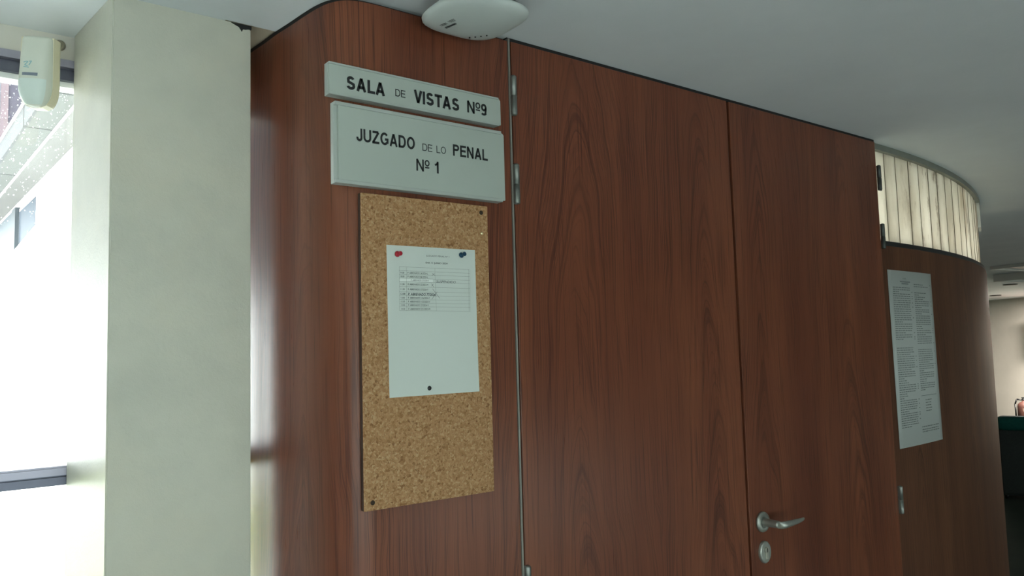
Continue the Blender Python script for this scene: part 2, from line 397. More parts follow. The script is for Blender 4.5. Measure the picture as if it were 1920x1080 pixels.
def capitals(bm, text, x0, x1, z0, z1, y, w):
    """capital letters fitted into x0..x1, z0..z1; w = half stroke in cap heights"""
    gap = .095; adv = 0; items = []
    for ch in text:
        wd, st = strokes_of(ch, .5*.10 if ch == '\u00ba' and w < .08 else (w if ch != '\u00ba' else .075))
        if items and (items[-1][0] + ch) in ('LA', 'TA', 'AV', 'VI'): adv -= .07
        items.append((ch, adv, wd, st)); adv += wd + gap
    tot = adv - gap; sx = (x1-x0)/tot; h_ = z1-z0
    for ch, a, wd, st in items:
        ww = w if ch != '\u00ba' else .075
        for p in st: ribbon(bm, p, ww if ch != '\u00ba' else .06, y, lambda v, a=a: x0+(a+v)*sx, lambda v: z0+v*h_)

# ------------------------------------------------------------------ the setting
XL, XR, YB, YW = -5.0, 19.0, -3.6, .53
# plan of the rounded left end of the panelled wall, going round from the window to the door jamb
ctrl = [(.585, .56), (.592, .45), (.596, .376), (.602, .314), (.6065, .252), (.614, .189), (.622, .114), (.630, .066), (.641, .036), (.660, .014), (.690, .003), (.73, 0)]
def catmull(P, k=5):
    out = []
    for i in range(len(P)-1):
        p0, p1, p2, p3 = (Vector(P[max(0, min(len(P)-1, j))]) for j in (i-1, i, i+1, i+2))
        for s in range(k):
            t = s/k
            out.append(tuple(.5*((2*p1) + (p2-p0)*t + (2*p0-5*p1+4*p2-p3)*t*t + (3*p1-p0-3*p2+p3)*t**3)))
    return out + [P[-1]]
path = catmull(ctrl) + [(.85, 0), (1.0465, 0)]
wall_front = struct(strip_wall('wall_front', path, 0, ZC-.010, .03, M['wood_panel']))
struct(strip_wall('shade_batten', [(x+.0, y+.016) for x, y in path if x > .60 or True][8:], ZC-.03, ZC, .02, M['gap']))  # batten painted as the shade between wall top and ceiling
# right-hand curved wall
R1, X0c, Y0c = 4.77, 2.693, .018
def arc(inset, s0, s1, n):
    r = R1 - inset
    return [(X0c + r*math.sin(s0/R1 + (s1-s0)/R1*i/n), Y0c + R1 - r*math.cos(s0/R1 + (s1-s0)/R1*i/n)) for i in range(n+1)]
ZM = 1.905
wall_right = struct(strip_wall('wall_right', arc(0, 0, 12.3, 160), 0, ZM-.016, .03, M['wood_curve']))
struct(strip_wall('trim_2', arc(.003, 0, 12.3, 160), ZM-.016, ZM+.002, .06, M['black']))
struct(strip_wall('trim_3', arc(.006, 0, 12.3, 160), ZC-.022, ZC, .05, M['cornice']))
# marble band: separate upright slabs
wm = empty('wall_marble', (X0c, Y0c, ZM)); struct(wm)
struct(strip_wall('wall_upper', arc(.026, 2.13, 12.3, 100), ZM, ZC-.02, .03, M['wall_beige']))
s = 0.0; k = 0
widths = [.125, .09, .115, .097, .108, .105, .11, .11, .115, .115, .12, .12, .115, .115, .115, .115, .115, .115, .115]
for w in widths:
    dz = 0
    p = arc(.024 + random.uniform(-.0007, .0007), s+.0009, s+w-.0009, 3)
    o = strip_wall('marble_slab', [(x-X0c, y-Y0c) for x, y in p], 0.002, ZC-.021-ZM, .02, MARB[(k*5+k//3) % 6], wm)
    s += w; k += 1
# the white end slab that sticks out past the curve
bm = bmesh.new(); q_ = 0.0
for w in widths[:-1]:
    q_ += w; (xa, ya), (xb, yb) = arc(.0222, q_-.0015, q_+.0015, 1); (xc, yc), (xd, yd) = arc(.040, q_+.0015, q_-.0015, 1)
    prism_z(bm, [(x-X0c, y-Y0c) for x, y in ((xa, ya), (xb, yb), (xc, yc), (xd, yd))], .003, ZC-.0215-ZM)
link('joint', bm, simple('marble_joint', (.26, .22, .15), .8), wm)
p = arc(.008, 1.62, 1.80, 5); o = strip_wall('marble_slab', [(x-X0c, y-Y0c) for x, y in p], ZC-.15-ZM, ZC-.023-ZM, .012, M['rim_white'], wm)
o['label'] = 'short white slab sticking out under the ceiling rim'

p = arc(-.0006, 1.60, 1.64, 3); o = strip_wall('scuff_mark', p, CAMH+.135, CAMH+.152, .0005, M['rust'], wall_right)
# door recess behind the leaves, its shade painted near-black, and jamb strips
struct(link('shade_backing', B(1.053, 2.69, .03, .05, 0, ZC-.001), M['gap']))
struct(link('trim_5', B(1.0472, 1.0515, -.003, .03, 0, ZC-.004), M['strip']))
struct(link('shade_strip', B(1.0475, 2.6755, 0.003, .03, ZC-.0080, ZC-.0003), M['gap']))  # solid black filler, painted shade above the door leaves
struct(link('trim_7', B(2.676, 2.683, .006, .03, 0, ZM-.02), M['alu']))

def leaf(name, x0, x1, mat):
    e = empty(name, (x0, 0, 0)); struct(e)
    bm = bmesh.new(); uvl = bm.loops.layers.uv.new('UVMap'); box(bm, 0, x1-x0, 0, .028, .01, ZC-.0085, 0, .0015)
    for f in bm.faces:
        for l in f.loops: l[uvl].uv = (l.vert.co.x + l.vert.co.y, l.vert.co.z)
    link('door_panel', bm, mat, e); return e
door_1 = leaf('door_1', 1.0575, 1.8395, M['wood_door_a'])
door_2 = leaf('door_2', 1.8500, 2.6750, M['wood_door_b'])
def hinge(door, x, z0, z1, mat, lx0, lx1):
    ox = door.location.x; r = .0075; zm = (z0+z1)/2
    h = empty('hinge', (x-ox, -.006, (z0+z1)/2)); h.parent = door
    hh = (z1-z0)/2
    bm = bmesh.new()
    lathe(bm, [(-hh, .004), (-hh+.002, r*.92), (-hh+.004, r), (-.0012, r), (-.0008, r*.86), (.0008, r*.86), (.0012, r), (hh-.004, r), (hh-.002, r*.92), (hh, .004)], (0, 0, 0), (0, 0, 1), 20)
    link('knuckle', bm, mat, h)
    link('hinge_leaf', B(lx0-x, lx1-x, .001, .006, -hh+.001, hh-.001), mat, h)
hinge(door_1, 1.0570, 2.078, 2.171, M['steel'], 1.0535, 1.0572)
hinge(door_1, 1.0580, 1.876, 1.968, M['steel'], 1.0535, 1.0582)
hinge(door_1, 1.0590, .998, 1.090, M['steel'], 1.0535, 1.0592)
hinge(door_2, 2.6800, 2.078, 2.168, M['steel_dark'], 2.6755, 2.6960)
hinge(door_2, 2.6795, 1.871, 1.960, M['steel_dark'], 2.6755, 2.6800)
hinge(door_2, 2.6835, .962, 1.056, M['steel'], 2.6755, 2.6900)
# lever handle and lock plate on the second leaf
h = empty('door_handle', (1.905-1.85, 0, CAMH-.497)); h.parent = door_2; h['label'] = 'satin steel lever handle'
bm = bmesh.new(); lathe(bm, [(0, .0285), (.004, .0285), (.0075, .0265), (.009, .020), (.009, .0135), (.0072, .0128)], (0, 0, 0), (0, -1, 0), 36); link('rosette', bm, M['satin'], h)
bm = bmesh.new()
lathe(bm, [(.006, .0122), (.012, .0122), (.016, .0108), (.050, .0100), (.056, .0098)], (0, 0, 0), (0, -1, 0), 24)
pts = [(-.0035, -.054, 0), (.001, -.0635, 0), (.012, -.066, 0), (.045, -.0655, 0), (.080, -.0635, 0), (.106, -.0605, .0005), (.114, -.0595, .001)]
rad = [(.0085, .0098), (.0085, .0100), (.0080, .0100), (.0065, .0085), (.0050, .0068), (.0038, .0050), (.002, .003)]
rings = []
for p, (a, b_) in zip(pts, rad):
    rings.append([bm.verts.new((p[0], p[1] + a*math.cos(2*PI*i/16), p[2] + b_*math.sin(2*PI*i/16))) for i in range(16)])
for A, C in zip(rings, rings[1:]):
    for i in range(16):
        f = bm.faces.new((A[i], A[(i+1) % 16], C[(i+1) % 16], C[i])); f.smooth = True
bm.faces.new(rings[0][::-1]); bm.faces.new(rings[-1]); bmesh.ops.recalc_face_normals(bm, faces=bm.faces[:])
link('lever', bm, M['satin'], h)
lk = empty('lock_plate', (1.9055-1.85, 0, CAMH-.5795)); lk.parent = door_2; lk['label'] = 'oval steel lock plate'
def oval(rx, rz, n=40): return [(rx*math.cos(2*PI*i/n), rz*math.sin(2*PI*i/n)) for i in range(n)]
bm = bmesh.new()
rings = []
for y, k_ in ((0, 1), (-.006, 1), (-.0085, .93), (-.009, .86)):
    rings.append([bm.verts.new((x*k_, y, z*k_)) for x, z in oval(.0245, .0305)])
for A, C in zip(rings, rings[1:]):
    for i in range(40): bm.faces.new((A[i], A[(i+1) % 40], C[(i+1) % 40], C[i])).smooth = True
bm.faces.new(rings[-1]); bmesh.ops.recalc_face_normals(bm, faces=bm.faces[:]); link('escutcheon', bm, M['satin'], lk)
bm = bmesh.new(); cyl(bm, (0, -.008, .0065), (0, -.0135, .0065), .0082, None, 24)
box(bm, -.005, .005, -.0132, -.008, -.018, .004, 0, .001); link('lock_cylinder', bm, simple('cylinder_brass', (.62, .60, .52), .3, .85), lk)
link('keyhole', B(-.0011, .0011, -.0142, -.0134, .001, .012), M['black'], lk)

# floor, ceiling, outer walls
bm = bmesh.new(); prism_z(bm, [(XL, YB), (4.6, YB), (4.6, 9), (1.2, 9), (1.2, .30), (.6, .30), (.6, YW+.02), (XL, YW+.02)], -.12, 0); struct(link('floor', bm, M['floor']))
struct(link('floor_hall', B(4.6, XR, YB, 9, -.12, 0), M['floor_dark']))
bm = bmesh.new()
prism_z(bm, [(XL, YB), (XR, YB), (XR, 9), (1.2, 9), (1.2, .262), (.5, .258), (.5, YW+.02), (XL, YW+.02)], ZC, ZC+.14)
ceiling = struct(link('ceiling', bm, M['ceiling']))
struct(link('trim_8', B(.5, 1.3, .255, .9, ZC+.004, ZC+.14), M['ceiling_beige']))
# pillar with its splayed window-side face
bm = bmesh.new()
prism_z(bm, [(.286, .262), (.5545, .262), (.5545, .392), (.486, .525), (.258, .525)], 0, ZC)
es = [e for e in bm.edges if abs(e.verts[0].co.z-e.verts[1].co.z) > 1]
bmesh.ops.bevel(bm, geom=es, offset=.0025, segments=2, affect='EDGES')
pil = struct(link('wall_pillar', bm, M['pillar']))
bm = bmesh.new()
jag = [(.512, ZC-.001), (.520, ZC-.004), (.529, ZC-.0075), (.5335, ZC-.014), (.5350, ZC-.0165), (.5375, ZC-.0105), (.5435, ZC-.010), (.5475, ZC-.0085), (.5555, ZC-.0075), (.5555, ZC-.0005)]
prism(bm, jag, .2605, .30); c = link('chipped_edge', bm, M['gap'], pil); c['label'] = 'dark jagged gap where plaster broke off'
# window wall: low sill wall, frame, transom, panes
struct(link('wall_left', B(XL-.12, XL, YB, YW+.1, 0, ZC), M['wall_white']))
struct(link('wall_back', B(.565, .60, .55, 9, 0, ZC+.14), M['wall_white']))
win = empty('window_1', (0, YW, 0)); struct(win)
link('window_sill', B(XL, .565, .0, .14, 0, .10), M['wall_white'], win)
link('blind_box', B(XL, .565, .002, .14, CAMH+.658, ZC), M['blind_box'], win)
bm = bmesh.new(); box(bm, XL, .565, 0, .07, CAMH+.612, CAMH+.632); box(bm, XL, .565, .012, .07, CAMH+.632, CAMH+.640); link('head_rail', bm, M['frame'], win)
bm = bmesh.new(); box(bm, XL, .565, -.004, .07, CAMH+.640, CAMH+.657); link('head_rail_profile', bm, M['frame_light'], win)
link('gasket', B(XL, .565, .012, .05, CAMH+.600, CAMH+.6118), M['white_strip'], win)
bm = bmesh.new(); box(bm, XL, .565, 0, .06, CAMH-.253, CAMH-.236); box(bm, XL, .565, .006, .06, CAMH-.236, CAMH-.232); link('transom', bm, M['frame'], win)
bm = bmesh.new(); box(bm, XL, .565, -.004, .06, CAMH-.232, CAMH-.217); box(bm, XL, .565, .0, .06, CAMH-.217, CAMH-.213); link('transom_profile', bm, M['frame_light'], win)
link('bottom_rail', B(XL, .565, 0, .06, .10, .15), M['frame'], win)
for mx in (-4.95, -3.4, -1.7): link('mullion', B(mx, mx+.05, 0, .065, .15, CAMH+.60), M['frame'], win)
link('pane', B(XL, .565, .030, .036, CAMH-.215, CAMH+.602), M['glass'], win)
link('pane', B(XL, .565, .030, .036, .15, CAMH-.25), M['glass'], win)
bm = bmesh.new()
for i in range(1100):
    x = random.uniform(-.05, .30); z = CAMH+.60 - abs(random.gauss(0, .17))
    if z < CAMH-.2: continue
    r = random.choice((.0005, .0006, .0008, .0010, .0013)); 
    bmesh.ops.create_icosphere(bm, subdivisions=1, radius=r, matrix=Matrix.Translation((x, .0375, z)) @ Matrix.Diagonal((1, .5, random.uniform(1, 1.4), 1)))
o = link('raindrops', bm, M['droplet'], win, True); o['kind'] = 'stuff'

# walls behind the camera, with unseen window openings added for their light, and the far wall
def holed(x0, x1, holes):
    bm = bmesh.new(); xs = x0
    for a, b_, z0h, z1h in holes:
        box(bm, xs, a, YB-.12, YB, 0, ZC); box(bm, a, b_, YB-.12, YB, 0, z0h); box(bm, a, b_, YB-.12, YB, z1h, ZC); xs = b_
    box(bm, xs, x1, YB-.12, YB, 0, ZC); return bm
LIGHT_HOLES = [(-3.2, 1.6, .10, 1.75), (2.4, 7.8, .05, .80), (7.9, 11.4, .85, 1.9)]

struct(link('wall_rear', holed(XL-.12, XR, LIGHT_HOLES), M['wall_white']))
fw = empty('wall_far', (16.05, 4.66, 0)); struct(fw); fw.rotation_euler = (0, 0, math.radians(-28))
link('wall_face', B(0, .15, -12, 6, 0, ZC), M['wall_beige'], fw)
struct(link('wall_core', B(.6, XR, 8.9, 9.0, 0, ZC), M['wall_white']))
struct(link('wall_end', B(XR, XR+.1, YB, 9, 0, ZC), M['wall_white']))
for i, (a, b_, RZ0, RZ1) in enumerate(LIGHT_HOLES):
    w = empty('window_%d' % (i+2), ((a+b_)/2, YB-.06, RZ0)); struct(w); hh_ = RZ1-RZ0; hw = (b_-a)/2  # added windows out of view, size and tint set for the room's light
    bm = bmesh.new(); box(bm, -hw, hw, -.03, .03, 0, .05); box(bm, -hw, hw, -.03, .03, hh_-.05, hh_)
    for t_ in (-hw, -.025, hw-.05): box(bm, t_, t_+.05, -.03, .03, .05, hh_-.05)
    link('window_frame', bm, M['frame'], w)
    link('pane', B(-hw+.05, hw-.05, -.004, .004, .05, hh_-.05), M['glass_tinted'], w)

# ------------------------------------------------------------------ signs
def sign(name, x0, x1, z0, z1, words, label, dx, lip, ins0):
    """extruded holder with an insert plate pushed a little out at the far end"""
    e = empty(name, ((x0+x1)/2, 0, z0)); cx = (x0+x1)/2
    bm = bmesh.new()
    box(bm, x0-cx, x1-dx-cx, -.012, 0, 0, z1-z0)                      # back of the holder
    prism(bm, [(x0-cx, 0), (x1-dx-cx, 0), (x1-dx-cx, lip), (x0-cx, lip)], -.021, -.012)
    prism(bm, [(x0-cx, z1-z0-lip), (x1-dx-cx, z1-z0-lip), (x1-dx-cx, z1-z0), (x0-cx, z1-z0)], -.021, -.012)
    bmesh.ops.bevel(bm, geom=bm.edges[:], offset=.0006, segments=1, affect='EDGES')
    link('holder', bm, M['alu'], e)
    c = .004; a, b_ = ins0-cx, x1-cx; h_ = z1-z0
    zl, zh = lip*.55, h_-lip*.55
    bm = bmesh.new(); prism(bm, [(a, zl), (b_-.001, zl), (b_, zl+.001), (b_, zh-c), (b_-c, zh), (a, zh)], -.0185, -.0122)
    link('name_plate', bm, M['alu_plate'], e)
    for t, wx0, wx1, wz0, wz1, hw_ in words:
        bm = bmesh.new(); capitals(bm, t, wx0-cx+.0013, wx1-cx+.0013, wz0-z0, wz1-z0, -.0188, hw_)
        link('lettering', bm, M['ink'], e)
    return tag(e, label, 'sign')
zz = CAMH
def sala(z): return zz+z
sign('courtroom_sign', .605, 1.009, zz+.4924, zz+.5554, [
    ('SALA', .6405, .7230, sala(.5085), sala(.5350), .108), ('DE', .7460, .7690, sala(.5135), sala(.5285), .066),
    ('VISTAS', .7885, .8985, sala(.5080), sala(.5350), .108), ('N\u00ba', .9190, .9530, sala(.5095), sala(.5355), .090), ('9', .9550, .9700, sala(.5095), sala(.5355), .095)],
    'narrow silver sign reading SALA DE VISTAS above the larger sign', .006, .004, .6068)
sign('court_sign', .6165, 1.0158, zz+.324, zz+.4808, [
    ('JUZGADO', .6600, .7890, sala(.4100), sala(.4355), .094), ('DE', .8065, .8300, sala(.4110), sala(.4260), .058), ('LO', .8400, .8630, sala(.4110), sala(.4260), .058),
    ('PENAL', .8805, .9700, sala(.4105), sala(.4350), .094), ('N\u00ba', .7915, .8225, sala(.3680), sala(.3925), .080), ('1', .8350, .8445, sala(.3680), sala(.3925), .085)],
    'large silver sign reading JUZGADO DE LO PENAL above the cork board', .008, .007, .6245)

# ------------------------------------------------------------------ cork board
bx0, bx1, bz0, bz1 = .6722, .9709, zz-.2907, zz+.3120
cb = empty('cork_board', ((bx0+bx1)/2, 0, bz0)); bw = (bx1-bx0)/2; bh = bz1-bz0
link('backing', B(-bw+.0004, bw-.0004, -.0088, .001, .0004, bh-.0004), simple('brown_backing', (.045, .020, .012), .8), cb)
link('cork_sheet', B(-bw, bw, -.013, -.0088, 0, bh, .001), M['cork'], cb)
tag(cb, 'tall frameless cork board below the silver signs', 'notice board')
YP = -.0129
def tack(name, x, z, mat, prof, axis, label, parts=False, group=None):
    bm = bmesh.new(); lathe(bm, prof, (0, 0, 0), axis, 20); o = link(name, bm, mat); o.location = (x, YP, z)
    return tag(o, label, 'push pin', group)
def push_pin(x, z, mat, label, tilt):
    o = empty('push_pin', (x, YP-.0005, z)); a = Vector(tilt).normalized()
    bm = bmesh.new(); lathe(bm, [(0, .0040), (.001, .0058), (.0026, .0060), (.0042, .0050), (.0056, .0026), (.0085, .0024), (.0098, .0040), (.0115, .0046), (.0132, .0042), (.0140, .0026)], a*.0004, a, 24)
    link('pin_head', bm, mat, o)
    bm = bmesh.new(); cyl(bm, a*.001, a*-.004, .0006, .0003, 8); link('needle', bm, M['steel'], o)
    return tag(o, label, 'push pin')
push_pin(.7480, zz+.1965, M['red'], 'red push pin holding a corner of the court schedule', (.12, -1, .02))
push_pin(.8990, zz+.2020, M['blue'], 'dark blue push pin holding a corner of the court schedule', (.14, -1, .16))
dome = [(0, .0046), (.0012, .0046), (.003, .0036), (.0042, .0016), (.0045, .0003)]
tack('thumbtack', .817, zz-.0690, M['black'], dome, (0, -1, 0), 'black round thumbtack at the bottom of the schedule sheet')
tack('thumbtack', .9540, zz+.2520, M['brass'], [(0, .0038), (.001, .0038), (.0025, .0028), (.0034, .0003)], (0, -1, 0), 'shiny brass thumbtack on the cork below a dark screw')
tack('screw', .9540, zz+.2970, M['rust'], [(0, .0046), (.0006, .0046), (.0009, .003), (.0004, .0012), (.0004, .0003)], (0, -1, 0), 'dark screw in the top corner of the cork board')['category'] = 'screw'
tack('screw', .6890, zz-.2760, M['rust'], [(0, .0046), (.0006, .0046), (.0009, .003), (.0004, .0012), (.0004, .0003)], (0, -1, 0), 'dark rusty screw in the bottom corner of the cork board')['category'] = 'screw'

# ------------------------------------------------------------------ schedule sheet
pa = empty('schedule_sheet', (.8315, YP-.0002, zz+.066)); pa.rotation_euler = (0, -.0063, 0)
bm = bmesh.new(); nx, nz = 10, 14
lay = []
for th in (0, .0002):
    grid = []
    for j in range(nz+1):
        row = []
        for i in range(nx+1):
            x = -.105+.21*i/nx; z = -.1485+.297*j/nz
            curl = -.0014*max(0, (-z-.01)/.14)**2*max(0, (x-.01)/.095)**2 - .0006*max(0, (-z-.08)/.07)**2
            row.append(bm.verts.new((x, curl+th, z)))
        grid.append(row)
    lay.append(grid)
    for j in range(nz):
        for i in range(nx): bm.faces.new((grid[j][i], grid[j][i+1], grid[j+1][i+1], grid[j+1][i]) if th == 0 else (grid[j][i], grid[j+1][i], grid[j+1][i+1], grid[j][i+1]))
link('sheet', bm, M['paper'], pa)
YT = -.0004
rows = [(.1064, .1065), (.0988, .0987), (.0913, .0917), (.0841, .0839), (.0771, .0768), (.0673, .0667), (.0570, .0573), (.0496, .0486+.001), (.0417, .0418), (.0344, .0345), (.0275, .027), (.0197, .019)]
bm = bmesh.new()
for a, b_ in rows: stroke(bm, [(-.0785, a), (.0893, b_)], .00032, YT)
for x0_, x1_ in ((-.0777, -.0794), (-.0617, -.0628), (.0045, .0055), (.0872, .0852), (.0905, .0878)): stroke(bm, [(x0_, .1065), (x1_, .0193)], .00032, YT)
link('table_lines', bm, M['ink_faint'], pa)
bm = bmesh.new()
glyphs(bm, 'JUZGADO PENAL Nº 1', -.0155, .0396, .1285, .1328, YT, .0)
glyphs(bm, 'DIA 11 JUNIO 2024', -.0170, .0351, .1142, .1186, YT, .01)
ent = [('9:30', 'P. ABREVIADO 36/2024-L', .0932), ('10:00', 'P. ABREVIADO 86/2024-L', .0858), None, ('11:00', 'P. ABREVIADO 22/2023-M', .0703), ('11:30', 'P. ABREVIADO 27/2024-Y', .0605),
       None, ('12:00', 'P. ABREVIADO 126/2024-Y', .0435), ('12:20', 'P. ABREVIADO 125/2024-V', .0361), ('13:00', 'P. ABREVIADO 27/2024-V', .0291), ('13:30', 'P. ABREVIADO 221/2023-M', .0214)]
for e in ent:
    if not e: continue
    glyphs(bm, e[0], -.0755, -.0668, e[2], e[2]+.0032, YT)
    glyphs(bm, e[1], -.0592, -.0125 if len(e[1]) < 23 else -.009, e[2]-.0003, e[2]+.0034, YT)
link('printed_text', bm, M['ink_grey'], pa)
bm = bmesh.new(); rect(bm, -.0772, -.001, .0777, .0834, YT+.0001); link('correction_strip', bm, M['paper_fluid'], pa)
bm = bmesh.new(); glyphs(bm, 'P. ABREVIADO 27/2024-V', -.052, -.0105, .0788, .0822, YT); link('faded_text', bm, M['ink_faint'], pa)
bm = bmesh.new(); YN = YT-.0002
glyphs(bm, 'SUSPENDIDO', .0070, .0540, .0768, .0815, YN, 0, True, .15)
glyphs(bm, 'P. ABREVIADO 77/2024', -.0593, .0040, .0500, .0548, YN, .015, True, .12)
glyphs(bm, '12:00', -.0765, -.0655, .0508, .0545, YN, .01, True, .12)
for p in ([(-.0025, .0957), (.0045, .0914)], [(-.003, .0911), (.003, .0955)], [(-.0048, .0745), (.0011, .0671)], [(-.0045, .0692), (-.0005, .0742)],
          [(-.0025, .064), (.0045, .0563), (.0137, .0454)], [(.0085, .0582), (.001, .0500), (-.0048, .0429)], [(.002, .0505), (.0075, .0495)]):
    stroke(bm, p, .0005, YN)
link('handwriting', bm, M['pen'], pa)
tag(pa, 'white court schedule sheet with a printed table, pinned to the cork board', 'paper')

# ------------------------------------------------------------------ long notice on the curved wall
nt_ = empty('wall_notice', (X0c, Y0c, CAMH))
TILT = -.012
def on_curve(s_, z, lift):
    a_ = s_/R1; r = R1 + lift
    return (r*math.sin(a_), R1 - r*math.cos(a_), z)
SN0, SN1, ZN0, ZN1 = .046, .414, -.378, .253
bm = bmesh.new(); n = 12
A = [[bm.verts.new(on_curve(SN0+(SN1-SN0)*i/n + TILT*(0 if j else -1)*.5, (ZN0 if j == 0 else ZN1), l)) for i in range(n+1)] for j in (0, 1) for l in (.0015, .0008)]
for i in range(n):
    bm.faces.new((A[0][i], A[0][i+1], A[2][i+1], A[2][i])).smooth = True
    bm.faces.new((A[1][i+1], A[1][i], A[3][i], A[3][i+1]))
    bm.faces.new((A[2][i], A[2][i+1], A[3][i+1], A[3][i])); bm.faces.new((A[1][i], A[1][i+1], A[0][i+1], A[0][i]))
bm.faces.new((A[0][0], A[2][0], A[3][0], A[1][0])); bm.faces.new((A[0][n], A[1][n], A[3][n], A[2][n]))
link('sheet', bm, simple('notice_paper', (.50, .535, .52), .75, 0, .25, .04, 6), nt_)
bm = bmesh.new()
rn = random.Random(5)
def bar(s0, s1, z0, z1):
    bm.faces.new([bm.verts.new(on_curve(s_, z, .0021)) for s_, z in ((s0, z0), (s1, z0), (s1, z1), (s0, z1))])
def line_of_words(s0, s1, z, h):
    x = s0
    while x < s1 - .006:
        w = rn.uniform(.006, .022); e = min(x+w, s1); bar(x, e, z, z+h); x = e + .0035
W_ = SN1-SN0
def column(a, b_, top, bottom, gaps):
    z = top; i = 0
    while z > bottom:
        if not any(g0 < z < g1 for g0, g1 in gaps):
            i += 1; full = rn.random() < .72
            line_of_words(a, b_-.022 if full else a+(b_-a)*rn.uniform(.2, .7), z, .0028)
            if rn.random() < .35: bar(b_-.010, b_-.002, z, z+.0028)
        z -= .0078
for a, b_, z in ((.30, .37, .225), (.24, .46, .213), (.27, .42, .206)): bar(SN0+W_*a, SN0+W_*b_, z-.002, z+.0025)
column(SN0+.03, SN0+.185, .190, -.315, [(.03-.055, .03-.03)])
column(SN0+.20, SN0+.355, .205, -.19, [(-.035, -.02), (.178, .19)])
bar(SN0+.20, SN0+.34, -.205, -.2035)
for z in (-.222, -.232, -.242, -.252, -.262): line_of_words(SN0+.235, SN0+.29, z, .0028)
for z in (-.318, -.328, -.336): line_of_words(SN0+.19, SN0+.345, z, .003)
link('printed_text', bm, simple('notice_print', (.20, .225, .22), .8), nt_)
tag(nt_, 'long two-column printed notice taped to the curved wood wall beyond the doors', 'paper')

# ------------------------------------------------------------------ motion detector
pd = empty('motion_detector', (.183, .40, CAMH+.576)); pd.rotation_euler = (math.radians(4), math.radians(3), math.radians(-31))
def sec(z):
    """half width, front depth at a height of the housing"""
    t = (z+.072)/.144
    if t < .30:
        k_ = math.sqrt(max(0, 1-((.30-t)/.30)**2)); return .011+.0205*k_, .016+.020*k_
    return .0315-.002*(t-.30)/.7, .036-.010*((t-.30)/.7)
bm = bmesh.new(); rings = []
zs = [-.072+.138*i/28 for i in range(29)]
def outline(hw, d, n=22, flat=.62):
    out = []
    for i in range(n+1):
        a_ = PI*i/n; ca, sa = math.cos(a_), math.sin(a_)
        out.append((hw*math.copysign(abs(ca)**.55, ca), -d*(sa**.55)))
    return out
for i, z in enumerate(zs):
    hw, d = sec(z)
    if i == 28: hw *= .95; d *= .9
    rings.append([bm.verts.new((x, y, z)) for x, y in outline(hw, d)])
for A, C in zip(rings, rings[1:]):
    for i in range(len(A)-1): bm.faces.new((A[i], A[i+1], C[i+1], C[i])).smooth = True
bm.faces.new(rings[0]); bm.faces.new(rings[-1][::-1]); bmesh.ops.recalc_face_normals(bm, faces=bm.faces[:])
link('cover', bm, M['pir'], pd)
bm = bmesh.new(); rings = []
for i, z in enumerate(zs):
    hw, d = sec(z); rings.append([bm.verts.new((x, y, z)) for x, y in ((hw*1.02, -.016), (hw*1.05, .006), (hw*.98, .014), (-hw*.98, .014), (-hw*1.05, .006), (-hw*1.02, -.016))])
for A, C in zip(rings, rings[1:]):
    for i in range(6): bm.faces.new((A[i], A[(i+1) % 6], C[(i+1) % 6], C[i]))
bm.faces.new(rings[0][::-1]); bm.faces.new(rings[-1]); bmesh.ops.recalc_face_normals(bm, faces=bm.faces[:])
link('back_housing', bm, M['pir_side'], pd)
bm = bmesh.new(); rings = []
for j in range(15):
    z = -.068 + .048*j/14; hw, d = sec(z); hw = max(hw-.004, .004); row = []
    top = j/14
    for i in range(17):
        u_ = -1+2*i/16; x = u_*hw*.93
        y = -(d*(max(0, 1-abs(x/ (hw+.004))**3.6))**(.28)) - .0018*(1-u_*u_)**.5*(1-abs(2*top-1)**4) - .0006
        row.append(bm.verts.new((x, y, z)))
    rings.append(row)
for A, C in zip(rings, rings[1:]):
    for i in range(16): bm.faces.new((A[i], A[i+1], C[i+1], C[i])).smooth = True
link('lens', bm, M['pir_lens'], pd)
def front_y(x, z):
    hw, d = sec(z); c_ = min(1, abs(x)/hw); ca = c_**(1/.55); return -d*(max(0, 1-ca*ca)**.5)**.55
def decal(name, x0, x1, z0, z1, mat, lift=.0006, n=8):
    bm = bmesh.new(); P_ = []
    for z in (z0, z1): P_.append([bm.verts.new((x0+(x1-x0)*i/n, front_y(x0+(x1-x0)*i/n, z)-lift, z)) for i in range(n+1)])
    for i in range(n): bm.faces.new((P_[0][i], P_[0][i+1], P_[1][i+1], P_[1][i]))
    return link(name, bm, mat, pd)
decal('indicator_strip', -.018, .011, -.0145, -.0085, M['pir_strip'])
bm = bmesh.new()
lg0 = [[(-.021, .0175), (-.016, .0195), (-.0125, .0190), (-.0185, .0120), (-.0125, .0105)], [(-.011, .0195), (-.006, .0205), (-.0105, .0115)], [(-.0205, .0085), (-.010, .0075)]]
lg = [[(x+.004, z-.006) for x, z in l] for l in lg0]
for l in lg:
    for (x0_, z0_), (x1_, z1_) in zip(l, l[1:]):
        d = Vector((x1_-x0_, z1_-z0_)); nn = Vector((-d.y, d.x)).normalized()*.0009
        bm.faces.new([bm.verts.new((x, front_y(x, z)-.0007, z)) for x, z in ((x0_-nn.x, z0_-nn.y), (x1_-nn.x, z1_-nn.y), (x1_+nn.x, z1_+nn.y), (x0_+nn.x, z0_+nn.y))])
link('logo', bm, M['teal_mark'], pd)
bpy.context.view_layer.update(); wl = pd.matrix_world.inverted()
bm = bmesh.new(); cyl(bm, wl @ Vector((.207, .405, CAMH+.625)), wl @ Vector((.222, .47, CAMH+.668)), .006, .006, 14); cyl(bm, wl @ Vector((.222, .47, CAMH+.668)), wl @ Vector((.231, .533, CAMH+.688)), .006, .012, 14)
link('bracket', bm, simple('tan_bracket', (.33, .30, .22), .6), pd)
tag(pd, 'cream motion detector hanging from the ceiling in front of the window', 'motion detector')

